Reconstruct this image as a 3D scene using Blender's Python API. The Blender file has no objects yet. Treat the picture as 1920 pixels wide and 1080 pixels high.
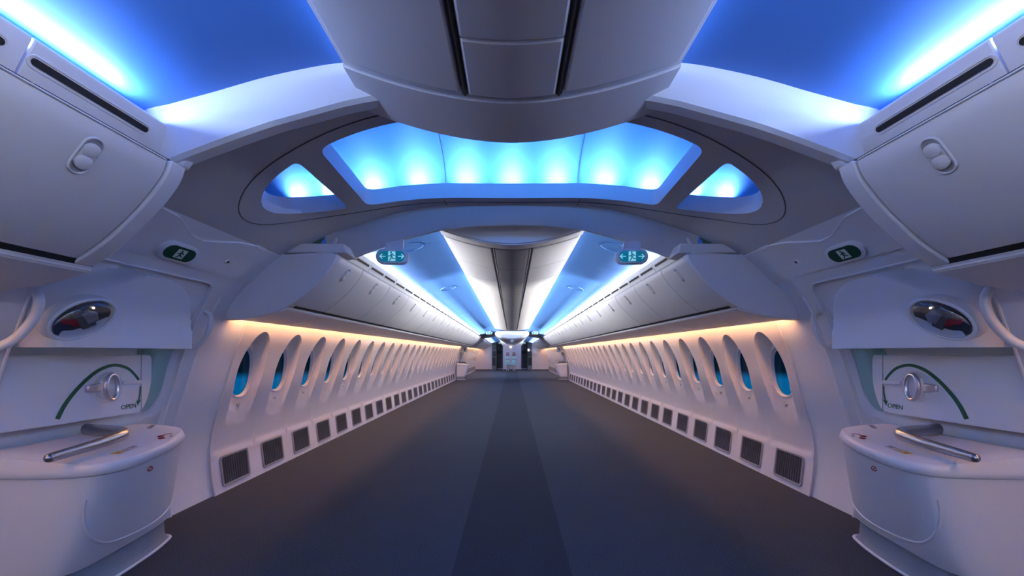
import bpy, bmesh, math, random
from mathutils import Vector, Matrix
random.seed(4)
C = bpy.context.scene.collection
PI = math.pi
EYE = 1.306

# ------------------------------------------------------------------ helpers
def interp(x, xs, ys):
    if x <= xs[0]: return ys[0]
    for i in range(1, len(xs)):
        if x <= xs[i]:
            t = (x-xs[i-1])/(xs[i]-xs[i-1]); return ys[i-1]+t*(ys[i]-ys[i-1])
    return ys[-1]
def clamp(x, a=0., b=1.): return max(a, min(b, x))
def sst(x): x = clamp(x); return x*x*(3-2*x)
def catmull(pts, n=8, closed=False):
    out = []; N = len(pts); rng = N if closed else N-1
    for i in range(rng):
        if closed: p = [pts[(i+k-1) % N] for k in range(4)]
        else: p = [pts[max(0, min(N-1, i+k-1))] for k in range(4)]
        for j in range(n):
            t = j/n
            out.append(tuple(.5*((2*b)+(-a+c)*t+(2*a-5*b+4*c-d)*t*t+(-a+3*b-3*c+d)*t**3) for a, b, c, d in zip(*p)))
    if not closed: out.append(tuple(pts[-1]))
    return out
def sag(h, y):
    """the ceiling of the long cabin comes down slightly towards the far end"""
    if y <= 3.5: return h
    g = interp(h-EYE, [.3, .37, .83, 1.0, 1.15], [0, 2, 4, 7.5, 10.5])
    return h-(y-3.5)*g/747

class MB:
    def __init__(s): s.v = []; s.f = []
    def grid(s, P, cu=False, cv=False):
        nu, nv = len(P), len(P[0]); b = len(s.v)
        for r in P: s.v += [tuple(p) for p in r]
        for i in range(nu if cu else nu-1):
            for j in range(nv if cv else nv-1):
                i2, j2 = (i+1) % nu, (j+1) % nv
                s.f.append((b+i*nv+j, b+i2*nv+j, b+i2*nv+j2, b+i*nv+j2))
        return s
    def loft(s, rings, cap=True):
        b = len(s.v); n = len(rings[0]); s.grid(rings, cv=True)
        if cap:
            s.f.append(tuple(b+j for j in range(n))[::-1])
            s.f.append(tuple(b+(len(rings)-1)*n+j for j in range(n)))
        return s
    def prism(s, poly, y0, y1, sx=1, ny=1):
        """poly of (x, h) extruded along y"""
        return s.loft([[(sx*x, y0+(y1-y0)*k/ny, h) for x, h in poly] for k in range(ny+1)])
    def box(s, a, b):
        x0, y0, z0 = a; x1, y1, z1 = b
        return s.loft([[(x0, y0, z), (x1, y0, z), (x1, y1, z), (x0, y1, z)] for z in (z0, z1)])
    def tube(s, pts, r, n=10, closed=False, cap=True, up=None, sq=1.):
        pts = [Vector(p) for p in pts]; N = len(pts); rings = []; prev = None
        for i, p in enumerate(pts):
            if closed: t = pts[(i+1) % N]-pts[i-1]
            else: t = pts[min(N-1, i+1)]-pts[max(0, i-1)]
            t.normalize()
            if prev is None:
                a = Vector(up) if up else (Vector((0, 0, 1)) if abs(t.z) < .9 else Vector((1, 0, 0)))
            else: a = prev
            a = (a-t*a.dot(t)).normalized(); prev = a; b = t.cross(a)
            rr = r[i] if isinstance(r, (list, tuple)) else r
            rings.append([tuple(p+a*rr*math.cos(2*PI*k/n)+b*rr*sq*math.sin(2*PI*k/n)) for k in range(n)])
        if closed: s.grid(rings, cu=True, cv=True)
        else: s.loft(rings, cap)
        return s
    def slab(s, outline, nrm, th, inset=0):
        """planar outline (3d points) given thickness along nrm"""
        n = Vector(nrm).normalized()*th
        c = sum((Vector(p) for p in outline), Vector())/len(outline)
        rings = [outline, [tuple(Vector(p)+n*.8) for p in outline]]
        rings.append([tuple(Vector(p)+n-(Vector(p)-c).normalized()*inset) for p in outline])
        return s.loft(rings)
    def lathe(s, prof, c, ax=(0, 0, 1), n=20):
        ax = Vector(ax).normalized(); a = ax.orthogonal().normalized(); b = ax.cross(a); c = Vector(c)
        return s.loft([[tuple(c+ax*h+(a*math.cos(2*PI*k/n)+b*math.sin(2*PI*k/n))*max(r, 1e-4)) for k in range(n)] for r, h in prof])
    def ball(s, c, r, n=14):
        rx, ry, rz = (r, r, r) if not isinstance(r, tuple) else r
        R = []
        for i in range(n//2+1):
            a = PI*i/(n//2); q = max(math.sin(a), 1e-3)
            R.append([(c[0]+rx*q*math.cos(2*PI*k/n), c[1]+ry*q*math.sin(2*PI*k/n), c[2]-rz*math.cos(a)) for k in range(n)])
        return s.loft(R)
    def sagged(s): s.v = [(x, y, sag(z, y)) for x, y, z in s.v]; return s

def wloc(o):
    v = Vector((0, 0, 0))
    while o is not None: v = v+o.location; o = o.parent
    return v
def obj(name, mb, m, parent=None, loc=None, smooth=35, bevel=0, merge=False):
    me = bpy.data.meshes.new(name)
    base = wloc(parent) if parent is not None else Vector((0, 0, 0))
    if loc is None: loc = Vector((0, 0, 0)) if parent is not None else Vector((0, 0, 0))
    else: loc = Vector(loc)-base
    off = base+loc
    me.from_pydata([(v[0]-off.x, v[1]-off.y, v[2]-off.z) for v in mb.v], [], mb.f)
    bm = bmesh.new(); bm.from_mesh(me)
    if merge: bmesh.ops.remove_doubles(bm, verts=bm.verts, dist=1e-4)
    bmesh.ops.recalc_face_normals(bm, faces=bm.faces)
    bm.to_mesh(me); bm.free()
    me.materials.append(m)
    if smooth:
        for p in me.polygons: p.use_smooth = True
        me.set_sharp_from_angle(angle=math.radians(smooth))
    o = bpy.data.objects.new(name, me); C.objects.link(o); o.location = loc
    if parent is not None: o.parent = parent
    if bevel:
        b = o.modifiers.new('b', 'BEVEL'); b.width = bevel; b.segments = 2; b.limit_method = 'ANGLE'; b.angle_limit = math.radians(40)
    return o
def empty(name, loc):
    o = bpy.data.objects.new(name, None); C.objects.link(o); o.location = loc; o.empty_display_size = .1; return o
def tag(o, label=None, cat=None, group=None, kind=None):
    if label: o['label'] = label
    if cat: o['category'] = cat
    if group: o['group'] = group
    if kind: o['kind'] = kind
    return o
def struct(name, mb, m, **k): return tag(obj(name, mb, m, **k), kind='structure')
def copy_tree(o, parent=None):
    c = o.copy(); C.objects.link(c)
    if parent is not None: c.parent = parent
    for ch in [x for x in o.children]: copy_tree(ch, c)
    return c
ORD = ['first', 'second', 'third', 'fourth', 'fifth', 'sixth', 'seventh', 'eighth', 'ninth', 'tenth', 'eleventh', 'twelfth', 'thirteenth', 'fourteenth', 'fifteenth', 'sixteenth', 'seventeenth', 'eighteenth', 'nineteenth', 'twentieth']
ORD += ['twenty-'+x for x in ORD[:9]]+['thirtieth']
SN = {-1: 'left', 1: 'right'}

# ------------------------------------------------------------------ materials
def mat(name, col, rough=.45, metal=0., emit=None, es=0., noise=0., nscale=200., trans=0., spec=.5, alpha=1., coat=0.):
    m = bpy.data.materials.new(name); m.use_nodes = True; nt = m.node_tree; b = nt.nodes['Principled BSDF']
    b.inputs['Base Color'].default_value = (*col, 1); b.inputs['Roughness'].default_value = rough
    b.inputs['Metallic'].default_value = metal; b.inputs['Specular IOR Level'].default_value = spec
    b.inputs['Transmission Weight'].default_value = trans; b.inputs['Coat Weight'].default_value = coat
    b.inputs['Alpha'].default_value = alpha
    if emit: b.inputs['Emission Color'].default_value = (*emit, 1); b.inputs['Emission Strength'].default_value = es
    if noise:
        tc = nt.nodes.new('ShaderNodeTexCoord'); n = nt.nodes.new('ShaderNodeTexNoise'); n.inputs['Scale'].default_value = nscale
        n.inputs['Detail'].default_value = 2
        bp = nt.nodes.new('ShaderNodeBump'); bp.inputs['Strength'].default_value = noise; bp.inputs['Distance'].default_value = .002
        nt.links.new(tc.outputs['Object'], n.inputs['Vector']); nt.links.new(n.outputs['Fac'], bp.inputs['Height']); nt.links.new(bp.outputs['Normal'], b.inputs['Normal'])
    return m
M = dict(
 wall=mat('wall_plastic', (.68, .67, .72), .42, noise=.06),
 bin=mat('bin_plastic', (.68, .69, .74), .36, noise=.05),
 unit=mat('unit_plastic', (.55, .54, .57), .38, noise=.05),
 strip=mat('dark_strip', (.27, .265, .28), .38),
 soffit=mat('soffit_plastic', (.50, .50, .53), .5, noise=.05),
 door=mat('door_plastic', (.72, .75, .81), .38, noise=.05),
 sky=mat('blue_light_panel', (.10, .31, .84), .5),  # blue light put into the base colour; the panels are white
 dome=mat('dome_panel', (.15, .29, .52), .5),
 dark=mat('dark_gap', (.012, .014, .016), .5),
 kick=mat('kick_grey', (.20, .23, .27), .5),
 vframe=mat('vent_frame', (.34, .34, .38), .4, metal=.2),
 vdark=mat('vent_dark', (.02, .02, .025), .6),
 vrib=mat('vent_rib', (.15, .15, .18), .45, metal=.3),
 metal=mat('brushed_metal', (.42, .42, .44), .3, metal=1.),
 chrome=mat('satin_silver', (.62, .62, .67), .33, metal=1.),
 green=mat('green_print', (.0, .10, .045), .5),
 greend=mat('green_sign', (.0, .055, .03), .35),
 teal=mat('teal_sign', (.0, .16, .20), .3, emit=(0, .25, .32), es=.25),
 pict=mat('sign_pictogram', (.62, .75, .72), .4),
 pictl=mat('lit_pictogram', (.5, .8, .8), .4, emit=(.35, .8, .85), es=.35),
 red=mat('red_flag', (.30, .004, .015), .4),
 redp=mat('red_print', (.30, .02, .03), .5),
 yellow=mat('yellow_print', (.65, .45, .02), .5),
 greyp=mat('grey_print', (.22, .23, .26), .5),
 label=mat('label_white', (.55, .56, .6), .4),
 recess=mat('recess_green', (.34, .56, .52), .45),
 gaskt=mat('gasket', (.10, .10, .11), .6),
 well=mat('well_glass', (.06, .065, .08), .15),
 skin=mat('skin', (.78, .50, .40), .5), hair=mat('brown_hair', (.10, .035, .02), .6, noise=.6, nscale=60),
 dress=mat('pale_aqua_cloth', (.55, .86, .82), .8, noise=.4, nscale=60), sash=mat('blue_ribbon', (.12, .28, .42), .6),
 sock=mat('white_sock', (.75, .72, .68), .8), shoe=mat('black_shoe', (.02, .02, .02), .3), eyew=mat('eye_white', (.8, .8, .8), .3),
 lip=mat('lip', (.5, .12, .12), .5), gdark=mat('galley_dark', (.035, .04, .045), .35), ggrey=mat('galley_grey', (.26, .26, .26), .45),
 lit=mat('lit_panel', (.8, .8, .8), .5, emit=(1, .98, .95), es=3.), lamp=mat('small_lamp', (.8, .8, .8), .5, emit=(1, .85, .6), es=3.),
)
def carpet():
    m = bpy.data.materials.new('carpet'); m.use_nodes = True; nt = m.node_tree; b = nt.nodes['Principled BSDF']
    N, L = nt.nodes.new, nt.links.new
    tc = N('ShaderNodeTexCoord'); sp = N('ShaderNodeSeparateXYZ'); L(tc.outputs['Object'], sp.inputs[0])
    ab = N('ShaderNodeMath'); ab.operation = 'ABSOLUTE'; L(sp.outputs['X'], ab.inputs[0])
    lt = N('ShaderNodeMath'); lt.operation = 'LESS_THAN'; lt.inputs[1].default_value = .355; L(ab.outputs[0], lt.inputs[0])
    mx = N('ShaderNodeMix'); mx.data_type = 'RGBA'; mx.inputs[6].default_value = (.040, .048, .062, 1); mx.inputs[7].default_value = (.024, .029, .040, 1); L(lt.outputs[0], mx.inputs[0])
    n1 = N('ShaderNodeTexNoise'); n1.inputs['Scale'].default_value = 190; n1.inputs['Detail'].default_value = 3; L(tc.outputs['Object'], n1.inputs['Vector'])
    cr = N('ShaderNodeValToRGB'); cr.color_ramp.elements[0].position = .38; cr.color_ramp.elements[0].color = (.45, .45, .45, 1); cr.color_ramp.elements[1].position = .68; cr.color_ramp.elements[1].color = (1.9, 1.9, 1.9, 1)
    L(n1.outputs['Fac'], cr.inputs[0])
    mu = N('ShaderNodeMix'); mu.data_type = 'RGBA'; mu.blend_type = 'MULTIPLY'; mu.inputs[0].default_value = 1; L(mx.outputs[2], mu.inputs[6]); L(cr.outputs[0], mu.inputs[7])
    n2 = N('ShaderNodeTexNoise'); n2.inputs['Scale'].default_value = 3; L(tc.outputs['Object'], n2.inputs['Vector'])
    c2 = N('ShaderNodeValToRGB'); c2.color_ramp.elements[0].color = (.9, .9, .9, 1); c2.color_ramp.elements[1].color = (1.1, 1.1, 1.1, 1); L(n2.outputs['Fac'], c2.inputs[0])
    m2 = N('ShaderNodeMix'); m2.data_type = 'RGBA'; m2.blend_type = 'MULTIPLY'; m2.inputs[0].default_value = 1; L(mu.outputs[2], m2.inputs[6]); L(c2.outputs[0], m2.inputs[7])
    L(m2.outputs[2], b.inputs['Base Color']); b.inputs['Roughness'].default_value = .9; b.inputs['Specular IOR Level'].default_value = .25
    bp = N('ShaderNodeBump'); bp.inputs['Strength'].default_value = .5; bp.inputs['Distance'].default_value = .004; L(n1.outputs['Fac'], bp.inputs['Height']); L(bp.outputs['Normal'], b.inputs['Normal'])
    return m
M['carpet'] = carpet()
def glass(name, tint, gl=.12, rough=.03):
    m = bpy.data.materials.new(name); m.use_nodes = True; nt = m.node_tree; nt.nodes.remove(nt.nodes['Principled BSDF'])
    o = nt.nodes['Material Output']; t = nt.nodes.new('ShaderNodeBsdfTransparent'); t.inputs[0].default_value = (*tint, 1)
    g = nt.nodes.new('ShaderNodeBsdfGlossy'); g.inputs['Roughness'].default_value = rough; mx = nt.nodes.new('ShaderNodeMixShader'); mx.inputs[0].default_value = gl
    nt.links.new(t.outputs[0], mx.inputs[1]); nt.links.new(g.outputs[0], mx.inputs[2]); nt.links.new(mx.outputs[0], o.inputs[0]); return m
M['pane'] = glass('tinted_pane', (.02, .50, .78), .03)
M['clear'] = glass('clear_cover', (.85, .88, .9), .14)

# ------------------------------------------------------------------ cabin cross-section
WP = [(0, 2.714), (.16, 2.738), (.339, 2.752), (.61, 2.719), (.95, 2.617), (1.22, 2.54), (1.45, 2.452), (1.6, 2.395), (1.75, 2.31), (1.9, 2.18), (2.02, 2.065), (2.12, 1.94)]
WS = catmull(WP, 8)
def wallX(h):
    return interp(h, [p[0] for p in WS], [p[1] for p in WS])
SP = [(0, 2.58), (.3, 2.578), (.6, 2.565), (.9, 2.52), (1.235, 2.43), (1.6, 2.305), (1.94, 2.12)]
SS = catmull(SP, 8)
def soffH(x): return interp(abs(x), [p[0] for p in SS], [p[1] for p in SS])
CP = [(0, 2.62), (.35, 2.60), (.66, 2.555), (.82, 2.535), (1.05, 2.487), (1.275, 2.423), (1.45, 2.375), (1.6, 2.33), (1.68, 2.20)]
CS = catmull(CP, 6)

# ---- floor
f = MB(); f.box((-2.80, -3, -.05), (2.80, 32, 0))
struct('floor', f, M['carpet'], smooth=0)

# ---- side walls with windows
WC = 1.118
def rect_r(a, U, v0, v1):
    c, s_ = math.cos(a), math.sin(a); r = 1e9
    if abs(c) > 1e-9: r = min(r, U/abs(c))
    if s_ > 1e-9: r = min(r, (v1-WC)/s_)
    if s_ < -1e-9: r = min(r, (WC-v0)/-s_)
    return r
def se_r(a, A, B, n): return (abs(math.cos(a)/A)**n+abs(math.sin(a)/B)**n)**(-1/n)
def surfX(u, v):
    w = wallX(v); q = 1-math.hypot(u/.2, (v-WC)/.395)
    x = w
    q2 = 1-math.hypot(u/.18, (v-.98)/.56)
    if q2 > 0 and v < WC: x = max(x, w+(max(w, 2.742-.12*(v-.42))-w)*clamp(q2/.05)*sst((WC-v)/.2))
    if q > 0:
        xr = 2.655-.14*(v-WC); x = max(x, w+(xr-w)*clamp(q/(.10+.10*sst((v-WC+.2)/.3))))
    if v < .40: x -= .014*sst((.40-v)/.06)
    return x
def tile(mb, s, y0, fl, fr):
    U, v0, v1 = .305, .30, 1.75; yc = y0+U
    angs = [2*PI*k/96 for k in range(96)]
    for cu in (-U, U):
        for cv in (v0, v1):
            a = math.atan2(cv-WC, cu) % (2*PI); i = min(range(96), key=lambda k: abs(angs[k]-a)); angs[i] = a
    P = []
    def pt(a, r, dx=0): u, v = r*math.cos(a), r*math.sin(a)+WC; return [u, v, surfX(u, v)+dx]
    rings = []
    ro = lambda a: se_r(a, .150, .246, 2.5)
    rings.append([pt(a, ro(a)*.91, .032) for a in angs]); rings.append([pt(a, ro(a)*.96, .02) for a in angs]); rings.append([pt(a, ro(a)*.985, .006) for a in angs])
    re = lambda a: se_r(a, .2, .395, 2)
    for k in range(9): rings.append([pt(a, ro(a)+(re(a)-ro(a))*(k/8)) for a in angs])
    for k in range(1, 23): rings.append([pt(a, re(a)+(rect_r(a, U, v0, v1)-re(a))*(k/22)) for a in angs])
    mb.grid([[(s*x, yc+u, v) for u, v, x in r] for r in rings], cv=True)
    nu = 12; vs = [0, .08, .16, .24, .30]
    mb.grid([[(s*surfX(.3, v), y0+2*U*k/nu, v) for v in vs] for k in range(nu+1)])
    for on, y, d in ((fl, y0, 1), (fr, y0+2*U, -1)):      # seam flange
        if on: mb.grid([[(s*(surfX(.3, v)+e), y+d*dd, v) for v in [1.75*i/30 for i in range(31)]] for e, dd in ((-.0005, .004), (.0, .001), (.03, .0005))])
def panel_mb(s, y0, n):
    mb = MB()
    for k in range(n): tile(mb, s, y0+.61*k, k == 0, k == n-1)
    return mb
runs = [(3.62, 25), (20.96, 14)]
wn = 0
proto = {}
for s in (-1, 1):
    p2 = p1 = None; wins = []
    for y0, n in runs:
        k = 0
        while k < n:
            m_ = 2 if n-k >= 2 else 1; y = y0+.61*k
            key = (s, m_)
            if key not in proto:
                o = struct('wall_'+SN[s], panel_mb(s, y, m_), M['wall'], loc=(0, y, 0), merge=True, smooth=28); proto[key] = (o)
            else:
                o = proto[key].copy(); C.objects.link(o); o.location = (0, y, 0)
            for j in range(m_): wins.append(y+.61*j+.305)
            k += m_
    # windows and grilles
    w0 = v0 = None
    for i, yc in enumerate(wins):
        wn += 1
        if w0 is None:
            w0 = empty('window_%d' % wn, (s*2.64, yc, WC))
            N_ = 40; an = [2*PI*k/N_ for k in range(N_)]
            def loop(sc, dx): return [(s*(surfX(0, WC+se_r(a, .150, .246, 2.5)*sc*math.sin(a)) + dx), yc+se_r(a, .150, .246, 2.5)*sc*math.cos(a), WC+se_r(a, .150, .246, 2.5)*sc*math.sin(a)) for a in an]
            b_ = MB(); b_.tube([(s*(surfX(se_r(a, .150, .246, 2.5)*math.cos(a), WC+se_r(a, .150, .246, 2.5)*math.sin(a))-.001), yc+se_r(a, .150, .246, 2.5)*math.cos(a), WC+se_r(a, .150, .246, 2.5)*math.sin(a)) for a in an], .006, 8, closed=True)
            obj('bezel', b_, M['wall'], w0)
            pn = MB(); pn.loft([[(s*(surfX(se_r(a, .150, .246, 2.5)*.9*math.cos(a), WC+se_r(a, .150, .246, 2.5)*.9*math.sin(a))+.027), yc+se_r(a, .150, .246, 2.5)*.93*math.cos(a), WC+se_r(a, .150, .246, 2.5)*.93*math.sin(a)) for a in an],
                                [(s*(surfX(se_r(a, .150, .246, 2.5)*.9*math.cos(a), WC+se_r(a, .150, .246, 2.5)*.9*math.sin(a))+.033), yc+se_r(a, .150, .246, 2.5)*.93*math.cos(a), WC+se_r(a, .150, .246, 2.5)*.93*math.sin(a)) for a in an]])
            obj('window_pane', pn, M['pane'], w0)
            bt = MB(); bx = surfX(0, .80); bt.lathe([(.021, 0), (.021, .005), (.016, .008), (.016, .003), (.0, .003)], (s*(bx), yc, .80), (-s, 0, .3), 20); bb = obj('dimmer_button', bt, M['metal'], w0)
            bt = MB(); bt.lathe([(.009, 0), (.009, .006), (0, .008)], (s*bx, yc, .80), (-s, 0, .3), 14); obj('button_cap', bt, M['label'], bb)
            tag(w0, kind='structure'); W = w0
            # grille
            v0 = empty('air_grille', (s*2.73, yc, .04))
            gx = lambda h: surfX(.3, h)
            def rr(hw, h0, h1, r, off, bow=.0):
                pts = []
                for cx, ch, a0 in ((hw-r, h1-r, 0), (-hw+r, h1-r, PI/2), (-hw+r, h0+r, PI), (hw-r, h0+r, 1.5*PI)):
                    for q in range(6):
                        a = a0+PI/2*q/5; h = ch+r*math.sin(a); pts.append((s*(gx(h)-off), yc+cx+r*math.cos(a), h))
                return pts
            g = MB(); o1, o2, i2, i1 = rr(.2, .045, .335, .03, 0), rr(.197, .048, .332, .03, .010), rr(.180, .065, .315, .022, .010), rr(.178, .067, .313, .022, -.002)
            g.grid([o1, o2, i2, i1], cv=True); obj('grille_frame', g, M['vframe'], v0)
            g = MB(); g.loft([rr(.181, .064, .316, .022, -.002), rr(.181, .064, .316, .022, .001)]); obj('grille_back', g, M['vdark'], v0)
            g = MB(); nb = 12
            for q in range(nb):
                yy = yc-.168+.336*q/(nb-1)
                for hh in range(22):
                    h0 = .070+.0110*hh; h = h0+.005; g.loft([[(s*(gx(hh_)-d), yy+e, hh_) for e, d in ((-.008, .002), (-.004, .006+.002*((hh+q) % 2)), (.008, .002))] for hh_ in (h0, h0+.0075)])
            obj('grille_slats', g, M['vrib'], v0, smooth=0)
            V = v0
        else:
            W = copy_tree(w0); W.name = 'window_%d' % wn; W.location = (s*2.64, yc, WC)
            V = copy_tree(v0); V.location = (s*2.73, yc, .04)
        tag(W, kind='structure')
        far = i >= 25; j = i-25 if far else i
        tag(V, 'grey slatted floor-level air grille, %s from the %s %s wall' % (ORD[j], 'distant door along the' if far else 'near door along the', SN[s]), 'air grille', 'air grilles along the %s wall' % SN[s])

# plain walls of the cabin behind the camera
for s in (-1, 1):
    w = MB(); w.grid([[(s*wallX(1.75*i/24), y, 1.75*i/24) for i in range(25)] for y in (-3, 1.79)])
    struct('wall_'+SN[s], w, M['wall'])
w = MB(); w.box((-2.8, -3.05, 0), (2.8, -3, 2.7)); struct('wall_rear', w, M['wall'])

# ---- ceiling panels, blue light put into their base colour
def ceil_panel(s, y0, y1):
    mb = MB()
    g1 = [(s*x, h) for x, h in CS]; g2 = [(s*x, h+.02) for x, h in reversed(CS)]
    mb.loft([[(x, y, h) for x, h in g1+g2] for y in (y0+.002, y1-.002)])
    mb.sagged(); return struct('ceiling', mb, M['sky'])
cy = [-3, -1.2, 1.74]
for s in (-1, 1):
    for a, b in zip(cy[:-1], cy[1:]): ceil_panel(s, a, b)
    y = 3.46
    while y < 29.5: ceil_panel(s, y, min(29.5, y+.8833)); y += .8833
# smoke detector outlines on sky panels
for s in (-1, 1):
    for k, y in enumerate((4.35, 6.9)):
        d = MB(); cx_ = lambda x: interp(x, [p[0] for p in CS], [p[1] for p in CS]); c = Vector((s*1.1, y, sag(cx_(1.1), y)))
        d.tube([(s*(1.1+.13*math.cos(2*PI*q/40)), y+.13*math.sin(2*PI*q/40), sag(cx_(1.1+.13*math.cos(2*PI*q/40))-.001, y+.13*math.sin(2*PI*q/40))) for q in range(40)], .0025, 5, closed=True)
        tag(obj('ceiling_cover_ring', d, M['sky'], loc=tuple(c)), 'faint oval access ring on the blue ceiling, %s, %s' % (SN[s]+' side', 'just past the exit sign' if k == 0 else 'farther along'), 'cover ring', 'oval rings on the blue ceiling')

# ------------------------------------------------------------------ overhead bins
DOORC = catmull([(1.472, 2.135), (1.488, 2.08), (1.53, 2.015), (1.605, 1.925), (1.716, 1.818), (1.80, 1.752), (1.868, 1.708)], 5)
def offset(curve, d):
    out = []
    for i, p in enumerate(curve):
        a = curve[max(0, i-1)]; b = curve[min(len(curve)-1, i+1)]; tx, th = b[0]-a[0], b[1]-a[1]; l = math.hypot(tx, th)
        out.append((p[0]+d*(-th)/l, p[1]+d*tx/l))
    return out
_in = offset(DOORC, .024)     # away from the cabin (outer side)
BODY = [(1.515, 2.150)]+_in[1:]+[(1.885, 1.690), (1.89, 1.672), (2.10, 1.618), (2.30, 1.592), (2.295, 1.61), (2.22, 1.78), (1.95, 2.128)]
CAP = catmull([(1.462, 2.135), (1.482, 2.075), (1.525, 2.008), (1.600, 1.918), (1.712, 1.810), (1.80, 1.742), (1.90, 1.682), (2.0, 1.642), (2.1, 1.615), (2.25, 1.590), (2.405, 1.582)], 4)+[(2.375, 1.69), (2.225, 1.875), (2.075, 2.03), (1.95, 2.132)]
def surf_frame(s, curve, u):
    i = int(u*(len(curve)-1)); a, b = curve[i], curve[min(i+1, len(curve)-1)]
    t = Vector((s*(b[0]-a[0]), 0, b[1]-a[1])).normalized(); n = Vector((0, s, 0)).cross(t).normalized()
    if n.x*s > 0: n = -n
    return Vector((s*a[0], 0, a[1])), t, n      # n points into the cabin
def stadium(c, ax, bx, hl, r, n=8):
    out = []
    for k in range(n+1): a = -PI/2+PI*k/n; out.append(tuple(c+ax*(hl+r*math.cos(a))+bx*r*math.sin(a)))
    for k in range(n+1): a = PI/2+PI*k/n; out.append(tuple(c+ax*(-hl+r*math.cos(a))+bx*r*math.sin(a)))
    return out
def overhead_bin(s, y0, y1, label, capn=False, capf=False, latch=True, group=None):
    yc = (y0+y1)/2; t = empty('overhead_bin', (s*1.9, yc, 1.58-.0))
    b = MB(); b.prism(BODY, y0, y1, s); b.sagged(); obj('bin_body', b, M['bin'], t)
    dy0 = y0+(.085 if capn else .005); dy1 = y1-(.085 if capf else .005)
    d = MB(); poly = DOORC+offset(DOORC, .018)[::-1]; d.prism(poly, dy0, dy1, s, 2); d.sagged(); dr = obj('bin_door', d, M['bin'], t, bevel=.006)
    h = MB(); top = DOORC[0:4]; h.tube([(s*(DOORC[1][0]-.004), yy, DOORC[1][1]) for yy in (dy0+.01, dy1-.01)], .0035, 6); h.sagged(); obj('door_lip', h, M['bin'], dr)
    q_ = MB(); q_.prism([(1.868, 1.712), (1.884, 1.690), (1.898, 1.700), (1.88, 1.722)], y0+.002, y1-.002, s); q_.sagged(); obj('gap_shade_strip', q_, M['dark'], t)  # dark strip stands in for the shade in the groove under the door
    p = MB(); psu = [(1.882, 1.688), (1.90, 1.664), (2.10, 1.608), (2.30, 1.584), (2.30, 1.593), (2.10, 1.618), (1.895, 1.674)]
    p.prism(psu, y0+.003, y1-.003, s); p.sagged(); obj('service_panel', p, M['bin'], t)
    k_ = MB(); k_.box((min(s*2.20, s*2.335), yc-.03, sag(1.72, yc)), (max(s*2.20, s*2.335), yc+.03, sag(1.75, yc))); obj('mounting_bracket', k_, M['vframe'], t)
    if latch:
        P0, tt, nn = surf_frame(s, DOORC, .34); yl = yc if not capf else yc-.0
        c = P0+Vector((0, yl, 0)); c.z = sag(c.z, yl); Yv = Vector((0, 1, 0))
        L_ = MB(); o_ = stadium(c+nn*.001, tt, Yv, .042, .036); o2 = stadium(c+nn*.006, tt, Yv, .042, .034); o3 = stadium(c+nn*.006, tt, Yv, .042, .030); o4 = stadium(c-nn*.0+nn*.0015, tt, Yv, .042, .029)
        L_.grid([o_, o2, o3, o4], cv=True); la = obj('latch', L_, M['bin'], t)
        L_ = MB(); L_.loft([o4, stadium(c+nn*.002, tt, Yv, .042, .029)]); obj('latch_recess', L_, M['vframe'], la)
        L_ = MB()
        L_.slab([tuple(c+nn*.003+tt*a_+Yv*b_) for a_, b_ in ((-.035, -.026), (.035, -.026), (.035, .026), (-.035, .026))], nn, .004); obj('latch_plate', L_, M['bin'], la)
        for q in (-1, 1):
            L_ = MB(); L_.lathe([(.0265, .0), (.0265, .008), (.022, .011), (.0, .012)], tuple(c+tt*.026*q+nn*.003), tuple(nn), 20); obj('push_button', L_, M['bin'], la)
    for on, a, b_, nm in ((capn, y0-.01, y0+.08, 0), (capf, y1-.08, y1+.0, 1)):
        if on:
            e = MB(); e.prism(CAP, a, b_, s); e.sagged(); obj('end_panel', e, M['bin'], t, bevel=.012)
    tag(t, label, 'overhead bin', group or 'overhead bins along the %s wall' % SN[s]); return t
for s in (-1, 1):
    S_ = SN[s]
    overhead_bin(s, 1.07, 1.79, 'large overhead bin with two-disc latch nearest the camera, top %s' % S_, capf=True)
    for k in range(4): overhead_bin(s, 1.07-(k+1)*.9, 1.07-k*.9, 'overhead bin beside and behind the viewer, %s row, %s back' % (S_, ORD[k]), latch=False, group='overhead bins behind the viewer')
    overhead_bin(s, 3.34, 3.95, 'overhead bin with wide blank end panel beyond the near %s door' % S_, capn=True)
    n = 17; p = (18.87-3.95)/n
    for k in range(n): overhead_bin(s, 3.95+p*k, 3.95+p*(k+1), '%s overhead bin after the blank-ended one, %s row' % (ORD[k], S_), capf=(k == n-1))
    n = 10; p = (29.5-20.5)/n
    for k in range(n): overhead_bin(s, 20.5+p*k, 20.5+p*(k+1), '%s overhead bin past the distant door, %s row' % (ORD[k], S_), capn=(k == 0))

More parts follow.
